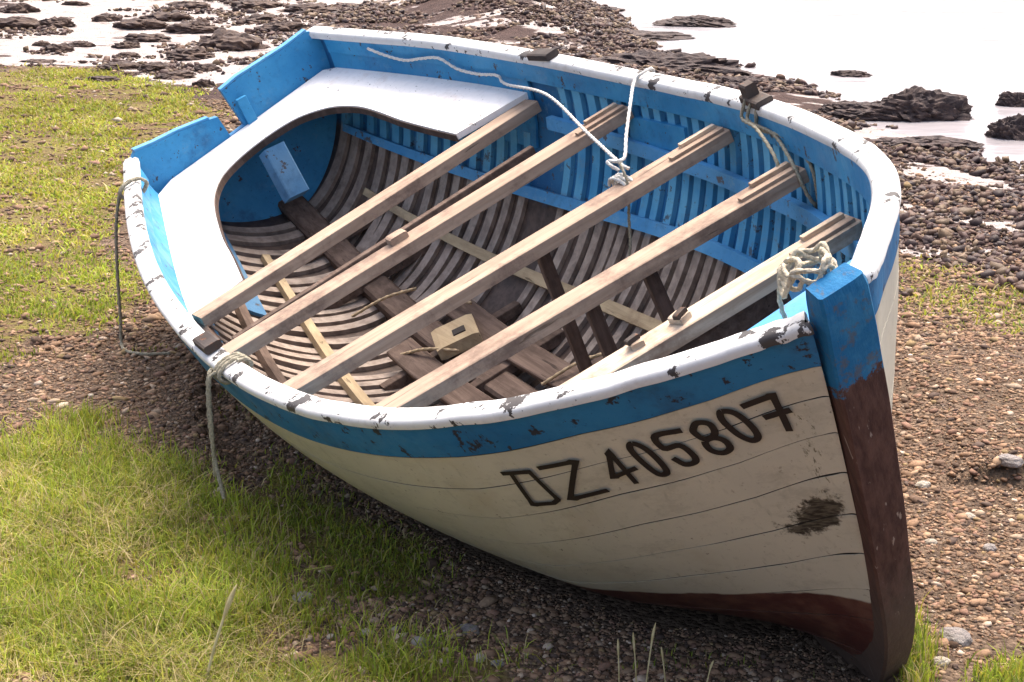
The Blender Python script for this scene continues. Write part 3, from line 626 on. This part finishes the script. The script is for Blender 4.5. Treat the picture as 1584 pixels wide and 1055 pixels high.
tri = np.concatenate([q[:, [0, 1, 2]], q[:, [0, 2, 3]]])
gm = trimesh('ground', np.stack([GX, GY, GZ], -1).reshape(-1, 3), tri, np.stack([grassy, weedy, sandy], -1).reshape(-1, 3), True)
def ground_mat():
    t = NT('shingle_ground', .9, .15); m = t.attr('tint', 'Color'); sp = t.n.new('ShaderNodeSeparateColor'); t.l.new(m, sp.inputs[0])
    peb = t.vor(75); pc = t.vor(75, out='Color'); sc = t.n.new('ShaderNodeSeparateColor'); t.l.new(pc, sc.inputs[0])
    br = t.mix(t.step(sc.outputs[0], .1, .9), (.075, .050, .036), (.22, .155, .11)); br = t.mix(t.step(t.noise(2.2, 5, .65), .42, .68), br, (.12, .085, .058)); br = t.mix(t.step(t.noise(3, 6, .7, vec=t.co((.6, 1.8, 1))), .58, .68, 0, .8), br, (.055, .04, .036))
    gr = t.mix(t.step(t.noise(5, 6, .75, vec=t.co((.8, 2.0, 1))), .38, .54), (.175, .165, .028), (.145, .095, .055)); gr = t.mix(t.step(t.noise(2, 4), .4, .7), gr, (.20, .165, .055))
    sand = t.mix(t.step(t.noise(9, 4), .4, .6), (.50, .45, .42), (.38, .33, .32))
    wd = t.mix(t.step(t.noise(14, 5, .7), .3, .7), (.045, .028, .026), (.095, .062, .055)); 
    strands = t.noise(1.25, 5, .6, vec=t.co((1, 2.4, 1)))
    shore = t.mix(t.step(strands, .54, .58), wd, sand)
    c = t.mix(t.step(sp.outputs[0], .25, .75), br, gr); c = t.mix(t.step(sp.outputs[1], .3, .7), c, shore); c = t.mix(t.step(t.math('ADD', sp.outputs[2], t.math('MULTIPLY', t.math('SUBTRACT', t.noise(3.5, 5, .7, vec=t.co((1, 2, 1))), .5), 1.7)), .74, .90), c, sand)
    t.bump(t.math('ADD', t.math('MULTIPLY', peb, -.6), t.noise(30, 6, .75)), 1.0, .02)
    return t.done(c)
tag(link('beach', gm, ground_mat()), kind='structure')
# sea
def sea_mat():
    t = NT('sea_painted_sheen', .18, .5); t.b.inputs['IOR'].default_value = 1.33
    n = t.noise(3.2, 5, .6, vec=t.co((.7, 2.0, 1))); t.bump(n, .26, .04)
    return t.done(t.mix(t.step(t.noise(.9, 4, vec=t.co((.5, 1.6, 1))), .35, .7), (.27, .255, .27), (.42, .40, .42)))  # pale base colour carries the bright sky mirrored in the water
sx_ = np.array([-400, 1500, 1500, -400.]); me = mesh('sea', [(-1500, 4.5, -.055), (1500, 4.5, -.055), (1500, 3000, -.055), (-1500, 3000, -.055)], [(0, 1, 2, 3)])
tag(link('sea', me, sea_mat()), kind='structure')

# ------------------------------------------------------------------ shingle, grass, weed
_ph = (1 + 5 ** .5) / 2
ICO_V = np.array([(-1, _ph, 0), (1, _ph, 0), (-1, -_ph, 0), (1, -_ph, 0), (0, -1, _ph), (0, 1, _ph), (0, -1, -_ph), (0, 1, -_ph), (_ph, 0, -1), (_ph, 0, 1), (-_ph, 0, -1), (-_ph, 0, 1)]) / math.hypot(1, _ph)
ICO_F = np.array([(0, 11, 5), (0, 5, 1), (0, 1, 7), (0, 7, 10), (0, 10, 11), (1, 5, 9), (5, 11, 4), (11, 10, 2), (10, 7, 6), (7, 1, 8), (3, 9, 4), (3, 4, 2), (3, 2, 6), (3, 6, 8), (3, 8, 9), (4, 9, 5), (2, 4, 11), (6, 2, 10), (8, 6, 7), (9, 8, 1)])
OCT_V = np.array([(1, 0, 0), (0, 1, 0), (-1, 0, 0), (0, -1, 0), (0, 0, 1), (0, 0, -1.)]); OCT_F = np.array([(0, 1, 4), (1, 2, 4), (2, 3, 4), (3, 0, 4), (1, 0, 5), (2, 1, 5), (3, 2, 5), (0, 3, 5)])
def scatter(n, y0, y1, margin=.25, power=1.6):
    """n ground points in the strip of shore the photo looks at (and a margin beside it), denser near by"""
    y = y0 + (y1 - y0) * rng.random(n) ** power; d = y - CAM[1]; hw = d * .30 + margin; return CAM[0] + (rng.random(n) * 2 - 1) * hw, y
def lumps(name, X, Y, size, flat, colr, mat, base_v, base_f, embed=.35, jag=.25, z=None):
    n = len(X); m = len(base_v); a = rng.random(n) * 6.283; ca, sa = np.cos(a), np.sin(a)
    S = np.stack([size * rng.uniform(.75, 1.35, n), size * rng.uniform(.6, 1.0, n), size * flat * rng.uniform(.7, 1.2, n)], -1)
    Vv = base_v[None] * (1 + rng.uniform(-jag, jag, (n, m, 1))) * S[:, None]
    Vx = Vv[..., 0] * ca[:, None] - Vv[..., 1] * sa[:, None]; Vy = Vv[..., 0] * sa[:, None] + Vv[..., 1] * ca[:, None]
    gz = ground_h(X, Y) if z is None else z; tilt = rng.uniform(-.35, .35, (n, 1))
    Vz = Vv[..., 2] + Vx * tilt + (gz + S[:, 2] * (1 - 2 * embed))[:, None]
    V = np.stack([Vx + X[:, None], Vy + Y[:, None], Vz], -1).reshape(-1, 3); F = (base_f[None] + (np.arange(n) * m)[:, None, None]).reshape(-1, 3)
    return link(name, trimesh(name, V, F, np.repeat(colr, m, 0)), mat)
def tint_mat(name, rough=.85, var=.35, bump=True, trans=0):
    t = NT(name, rough, .2); c = t.attr('tint', 'Color')
    c2 = t.mix(t.step(t.noise(70, 3), .3, .7, 0, var), c, (.03, .022, .018)); 
    if bump: t.bump(t.noise(120, 3), .4, .004)
    if trans:
        t.b.inputs['Subsurface Weight'].default_value = 0
    return t.done(c2)
pal = np.array([(.27, .185, .128), (.21, .14, .095), (.33, .245, .175), (.13, .09, .068), (.37, .31, .25), (.24, .155, .12), (.09, .068, .06), (.27, .21, .12), (.50, .44, .38)])
pw = np.array([.22, .18, .14, .14, .06, .12, .08, .04, .02])
def pebble_cols(n): return np.array([1.10, 1.0, .90]) * pal[rng.choice(len(pal), n, p=pw / pw.sum())] * rng.uniform(.75, 1.2, (n, 1))
def in_grass(X, Y): 
    r = np.zeros(len(X), bool)
    for pg, sdn in ((G_FG, 1), (G_TUFT, 2), (G_FAR, 3), (G_COR, 5), (G_MID, 4)): r |= poly_in(X, Y, pg, .10, sdn)
    return r
MP = tint_mat('pebble_stone')
X, Y = scatter(155000, -1.3, 3.6, .3, 1.2); k = (clearance(X, Y) > .012) & (~in_grass(X, Y) | (rng.random(len(X)) < .22)); X, Y = X[k], Y[k]
sz = np.exp(rng.normal(math.log(.0050), .52, len(X))).clip(.0025, .026); sz = np.minimum(sz, np.maximum(clearance(X, Y) * .35, .0035)); big = sz > .0075
tag(lumps('shingle', X[big], Y[big], sz[big], .45, pebble_cols(big.sum()), MP, ICO_V, ICO_F, .42), kind='stuff')
tag(lumps('fine_shingle', X[~big], Y[~big], sz[~big], .6, pebble_cols((~big).sum()), MP, OCT_V, OCT_F), kind='stuff')
X, Y = scatter(70000, 2.4, 9.5, .5, 1.0); k = (sea_d(X, Y) < .2) & (clearance(X, Y) > .05) & (~in_grass(X, Y) | (rng.random(len(X)) < .45)) & (~poly_in(X, Y, D_SHORE, .15, 5) | (rng.random(len(X)) < .25)) & ~poly_in(X, Y, P_SAND, .04, 2); X, Y = X[k], Y[k]
sz = np.exp(rng.normal(math.log(.0095), .5, len(X))).clip(.004, .04)
tag(lumps('far_shingle', X, Y, sz, .5, pebble_cols(len(X)), MP, OCT_V, OCT_F), kind='stuff')
# weed strewn over the upper shore
MW = tint_mat('seaweed', .55, .3)
X, Y = scatter(120000, 2.6, 13.5, .8, .9); k = (poly_in(X, Y, D_SHORE, .15, 5) | (sea_d(X, Y) > -.9) | ((X > .3) & (fbm(X * .5, Y * 2.2, 1.1, 4) > .60))) & (fbm(X, Y * 1.8, 1.3, 6) < .58) & (ground_h(X, Y) > -.06) & (~np.logical_or.reduce([poly_in(X, Y, p_, .04, 2) for p_ in (P_SAND, S_R1, S_R2, S_R3)]) | ((rng.random(len(X)) < .8) & (fbm(X, Y * 1.5, 2.2, 3) > .50))); X, Y = X[k], Y[k]
wc = np.array([(.085, .050, .044), (.12, .072, .052), (.055, .038, .038), (.16, .11, .07)])[rng.integers(0, 4, len(X))] * rng.uniform(.7, 1.3, (len(X), 1))
tag(lumps('seaweed', X, Y, np.exp(rng.normal(math.log(.0125), .5, len(X))).clip(.005, .035), .7, wc, MW, ICO_V, ICO_F, .3, .5), kind='stuff')

def grass(name, X, Y, hgt, wid, colr, lean=.5):
    n = len(X); a = rng.random(n) * 6.283; b = a + rng.uniform(-.9, .9, n) + 1.57; ld = np.stack([np.cos(a), np.sin(a)], -1) * (lean * rng.random(n) * hgt)[:, None]; sd = np.stack([np.cos(b), np.sin(b)], -1) * wid[:, None]
    z = ground_h(X, Y) - .004; P = np.stack([X, Y], -1)
    v = np.zeros((n, 5, 3)); v[:, 0, :2] = P - sd; v[:, 1, :2] = P + sd; v[:, 2, :2] = P + ld * .35 - sd * .75; v[:, 3, :2] = P + ld * .35 + sd * .75; v[:, 4, :2] = P + ld
    v[:, :2, 2] = z[:, None]; v[:, 2:4, 2] = (z + hgt * .6)[:, None]; v[:, 4, 2] = z + hgt * (1 - .25 * rng.random(n))
    f = np.array([(0, 1, 3), (0, 3, 2), (2, 3, 4)]); F = (f[None] + (np.arange(n) * 5)[:, None, None]).reshape(-1, 3)
    return tag(link(name, trimesh(name, v.reshape(-1, 3), F, np.repeat(colr, 5, 0)), MG), kind='stuff')
def grass_mat():
    t = NT('grass_blades', .6, .25); c = t.attr('tint', 'Color'); tr = t.n.new('ShaderNodeBsdfTranslucent'); t.l.new(c, tr.inputs[0]); mx = t.n.new('ShaderNodeMixShader'); mx.inputs[0].default_value = .35
    t.done(c); t.l.new(t.b.outputs[0], mx.inputs[1]); t.l.new(tr.outputs[0], mx.inputs[2]); t.l.new(mx.outputs[0], t.n['Material Output'].inputs[0]); return t.m
MG = grass_mat()
gp = np.array([(.24, .32, .032), (.34, .40, .045), (.15, .21, .026), (.36, .33, .05), (.44, .36, .17), (.11, .14, .03)])
def gcol(X, Y, w, dry=0.):
    n = len(X); c = gp[rng.choice(6, n, p=np.array(w) / sum(w))] * rng.uniform(.75, 1.25, (n, 1)); k = fbm(X, Y, 3.2, 2)[:, None]; return c * (.55 + .95 * k)
def sow(name, dens, pg, sdn, hgt, wid, w, thresh=.36, lean=.6, cap=140000):
    P = np.array([g(u, v) for u, v in pg]); lo, hi = P.min(0) - .2, P.max(0) + .2; lo[1] = max(lo[1], -1.5); n = int(min(dens * (hi - lo).prod(), 600000)); X = rng.uniform(lo[0], hi[0], n); Y = rng.uniform(lo[1], hi[1], n)
    k = (np.abs(X - CAM[0]) < (Y - CAM[1]) * .30 + .35) & poly_in(X + rng.normal(0, .02 if pg in (G_STEM, G_COR) else .06, n), Y + rng.normal(0, .02 if pg in (G_STEM, G_COR) else .09, n), pg, .015 if pg in (G_STEM, G_COR) else .10, sdn) & (fbm(X, Y, 4.5, sdn + 1) + rng.uniform(-.14, .14, n) > thresh); X, Y = X[k][:cap], Y[k][:cap]; h = hgt * np.exp(rng.normal(0, .35, len(X))) * (.6 + .9 * fbm(X, Y, 3.5, 7))
    k = clearance(X, Y) > h * .9 + .01; X, Y, h = X[k], Y[k], h[k]; return grass(name, X, Y, h, np.full(len(X), wid) * rng.uniform(.7, 1.3, len(X)), gcol(X, Y, w), lean)
sow('foreground_grass', 42000, G_FG, 1, .028, .0017, (4, 5, 1.5, 3.5, 3.6, .8), .42, 1.5)
sow('tufted_grass', 22000, G_FG, 3, .042, .0018, (4, 6, 1, 3, 2, .5), .57, 1.2)
sow('dead_grass', 16000, G_FG, 5, .030, .0016, (.3, .3, 0, 2, 6, 0), .52, 2.6)
sow('hull_side_grass', 24000, G_TUFT, 2, .020, .0018, (3, 3, 2, 2, 1.5, 1), .43, 1.4)
sow('far_turf', 9500, G_FAR, 3, .016, .0045, (2, 4, .6, 7, 3, .4), .47, 1.6)
sow('green_turf', 12000, G_MID, 4, .018, .003, (5, 5, 1.5, 3, 1, .6), .44, 1.4)
sow('corner_grass', 40000, G_COR, 5, .030, .0018, (4, 4, 2, 2, 1, 1), .30, 1.0)
sow('stem_grass', 40000, G_STEM, 2, .040, .0020, (3, 2, 3, 2, 3, 1), .2, .7)
sow('right_turf', 7000, G_RT, 6, .014, .004, (1, 2, 2, 4, 4, 1), .46, 1.4)
# scattered tufts on the shingle
X, Y = scatter(40000, -1.3, 4.5, .3, 1.2); k = (fbm(X, Y, 3.0, 5) > .60) & (X < .0) & (clearance(X, Y) > .06); X, Y = X[k], Y[k]
grass('sparse_grass', X, Y, np.full(len(X), .022) * rng.uniform(.6, 1.6, len(X)), np.full(len(X), .0018), gcol(X, Y, (2, 1, 3, 2, 2, 3)), 1.0)

# dry stalks in the foreground, one by one
t = NT('dry_straw', .7, .2); M['straw'] = t.done(t.mix(t.step(t.noise(30, 3), .3, .7), (.42, .34, .16), (.60, .52, .30)))
for i, (u0, v0, u1, v1, r, lab) in enumerate(((318, 1060, 372, 905, .0060, 'thick pale seed stalk leaning over the bright green grass'), (958, 1066, 955, 985, .0030, None), (985, 1066, 978, 975, .0030, None), (998, 1066, 1012, 960, .0035, None), (1030, 1066, 1022, 1000, .003, None), (1090, 1066, 1103, 1020, .003, None), (1198, 1066, 1205, 1030, .003, None))):
    b = g(u0, v0); d_ = b[1] - CAM[1]; k = math.hypot(d_, CAM[2]) / FPX; hgt = (v0 - v1) * k * 1.02; w = (u1 - u0) * k; z = float(ground_h(*b))
    pts = [(b[0], b[1], z - .01), (b[0] + w * .3, b[1], z + hgt * .35), (b[0] + w * .65, b[1] + .01, z + hgt * .7), (b[0] + w, b[1] + .01, z + hgt)]
    p = catmull(np.array(pts), 6); V, F = tube(p, r, 6); V = np.array(V).reshape(len(p), 6, 3); wgt = np.interp(np.linspace(0, 1, len(p)), [0, .6, .75, .9, 1], [.55, .5, 1.0, .8, .15])[:, None, None]; V = p[:, None] + (V - p[:, None]) * wgt
    o = settle(link('dry_stalk', mesh('dry_stalk', V.reshape(-1, 3), F, True), M['straw'])); tag(o, lab or ('tall' if v0 - v1 > 85 else 'short') + ' thin dry stalk standing in the shade ' + ('under the painted number' if u0 < 1060 else 'beside the foot of the stem'), 'grass stalk', 'dry stalks in the foreground')

# ------------------------------------------------------------------ stones and rocks, one by one
def rock_mesh(name, sx, sy, sz, seed, sub=3, jag=.28, flat=.25):
    bm = bmesh.new(); bmesh.ops.create_icosphere(bm, subdivisions=sub, radius=1.); r = np.random.default_rng(seed); o = r.random(3) * 50
    for v in bm.verts:
        p = np.array(v.co); n = fbm(p[0] * 1.0 + o[0], p[1] + p[2] * .7 + o[1], 1.5, seed % 5, 4) - .5; n2 = fbm(p[0] + o[2], p[2] - p[1] * .6 + o[0], 5.0, (seed + 2) % 5, 3) - .5
        n3 = fbm(p[0] * 1.3 + p[2] + o[1], p[1] + o[2], 13., (seed + 4) % 5, 2) - .5; p = p * (1 + n * jag * 2.6 + n2 * jag * 1.1 + n3 * jag * 1.0); v.co = (p[0] * sx, p[1] * sy, max(p[2], -flat) * sz)
    bmesh.ops.recalc_face_normals(bm, faces=bm.faces); me = bpy.data.meshes.new(name); bm.to_mesh(me); bm.free(); return me
def stone_mat(name, c1, c2, c3, sc=9, rough=.85):
    t = NT(name, rough, .25); c = t.mix(t.step(t.noise(sc, 6, .7), .35, .65), c1, c2); c = t.mix(t.step(t.noise(sc * 4, 4, .7), .55, .7, 0, .7), c, c3); t.bump(t.noise(sc * 3, 6, .7), .8, .02); return t.done(c)
M['stone'] = stone_mat('grey_stone', (.24, .215, .21), (.34, .31, .29), (.12, .10, .095), 22)
M['pale'] = stone_mat('pale_stone', (.42, .37, .30), (.52, .47, .40), (.22, .18, .14), 25)
M['rock'] = stone_mat('weedy_rock', (.045, .030, .030), (.095, .062, .048), (.15, .10, .065), 9, .7)
M['reef'] = stone_mat('kelp_covered_rock', (.040, .030, .032), (.080, .055, .050), (.12, .085, .06), 14, .7)
STONES = [(722, 958, 34, 'stone', 'square grey stone lying in the shade of the hull'), (468, 930, 34, 'stone', 'grey stone half sunk beside the grass edge'), (568, 982, 20, 'pale', 'small pale stone on the shingle below the hull'), (612, 978, 18, 'pale', None), (650, 996, 30, 'stone', 'flat grey stone on the shingle below the hull'),
 (594, 1014, 16, 'pale', None), (742, 1024, 20, 'pale', None), (770, 1032, 18, 'stone', None), (512, 985, 14, 'pale', None), (1478, 992, 46, 'stone', 'broad pale grey stone on the shingle right of the stem'), (1455, 1028, 26, 'pale', 'pale pink stone beside the corner grass'), (1500, 800, 18, 'pale', None), (1440, 840, 16, 'pale', None), (1530, 850, 22, 'stone', None), (1560, 745, 36, 'stone', 'dark grey stone at the foot of the low shingle step'), (1428, 752, 22, 'pale', None),
 (260, 790, 22, 'stone', None), (300, 785, 16, 'pale', None), (340, 762, 22, 'pale', None), (225, 783, 18, 'stone', None), (140, 612, 10, 'pale', None), (275, 792, 10, 'pale', None)]
for i, (u, v, w, m, lab) in enumerate(STONES):
    b = g(u, v); k = math.hypot(b[1] - CAM[1], CAM[2]) / FPX * w / 2; me = rock_mesh('stone', k * 1.15, k * .9, k * .62, i + 3, 3, .16, .4); o = link('stone', me, M[m]); o.location = (b[0], b[1], float(ground_h(*b)) + k * .12); o.rotation_euler = (0, 0, i * 1.3)
    tag(o, lab or (('small pale stone' if m == 'pale' else 'small grey stone') + (' on the open shingle beside the stem' if u > 1300 else ' among the gravel between grass and hull' if u > 480 else ' on the bare patch below the hanging rail rope')), 'stone', 'larger stones on the shingle')
ROCKS = [(30, 22, 60, 20), (20, 45, 70, 22), (90, 42, 66, 18), (63, 70, 26, 9), (92, 78, 42, 14), (125, 70, 40, 12), (195, 72, 44, 14), (196, 86, 36, 8), (165, 33, 40, 14), (120, 11, 38, 9), (215, 42, 80, 18), (262, 30, 76, 16), (300, 48, 80, 20), (352, 72, 110, 34), (296, 88, 80, 18), (240, 108, 54, 16), (322, 108, 36, 14), (316, 134, 34, 16), (160, 124, 50, 12), (186, 106, 60, 12), (232, 60, 70, 14), (292, 12, 60, 12), (396, 12, 80, 14), (436, 48, 70, 22), (410, 34, 66, 14), (60, 95, 50, 8), (480, 20, 90, 16), (270, 120, 60, 14)]
for i, (u, v, w, h) in enumerate(ROCKS):
    b = g(u, v); dd_ = math.hypot(b[1] - CAM[1], CAM[2]); k = dd_ / FPX; sx, sz = w * k / 2, h * k * .62
    o = link('shore_rock', rock_mesh('shore_rock', sx, sx * .62, sz, 40 + i, 4, .36, .3), M['rock']); o.location = (b[0], b[1], float(ground_h(*b)) + sz * .12); o.rotation_euler = (0, 0, (i * .37) % .6 - .3)
    tag(o, ('tiny dark flake of rock' if h < 10 else 'flat dark weedy rock' if h < 15 else 'dark weedy rock' if h < 19 else 'big humped dark rock') + (' at the edge of the turf' if v > 100 else ' on the pale sand close behind the transom' if u > 260 else ' on the pale sand beyond the turf'), 'rock', 'dark rocks on the upper shore')
REEFS = [(885, 20, 140, 16, 'low dark reef off the weedy point'), (1080, 40, 125, 20, 'small dark reef standing alone in the pale water'), (960, 60, 200, 14, 'long flat reef running out from the weedy point'), (1040, 118, 240, 46, 'long humped reef just beyond the far rail'), (1150, 140, 120, 26, 'low end of the humped reef beside the far rail'),
 (1316, 118, 58, 12, 'tiny dark rock alone in the pale water'), (1200, 150, 48, 12, 'tiny dark rock close behind the far rail'), (1340, 185, 150, 30, 'low tapering reef behind the bow rail'), (1420, 186, 170, 52, 'tall rounded reef standing in the pale water'), (1430, 232, 160, 24, 'dark flat ledge at the edge of the water'), (1575, 165, 60, 24, 'dark rock at the edge of the water beyond the ledge'), (1570, 215, 90, 40, 'jagged dark rock above the sandy strip')]
for i, (u, v, w, h, lab) in enumerate(REEFS):
    z0 = -.055; b = g(u, v, z0); k = math.hypot(b[1] - CAM[1], CAM[2]) / FPX; sx = w * k / 2; sy = min(sx * .55, .55); sz = max((h - sy * 2 * .15 / k) * k, h * k * .55)
    o = link('reef_rock', rock_mesh('reef_rock', sx, sy, sz, 80 + i, 5, .34, .2), M['reef']); o.location = (b[0], b[1] + sy * .6, z0); o.rotation_euler = (0, 0, -.12); tag(o, lab, 'rock', 'dark reefs in the shallow water')
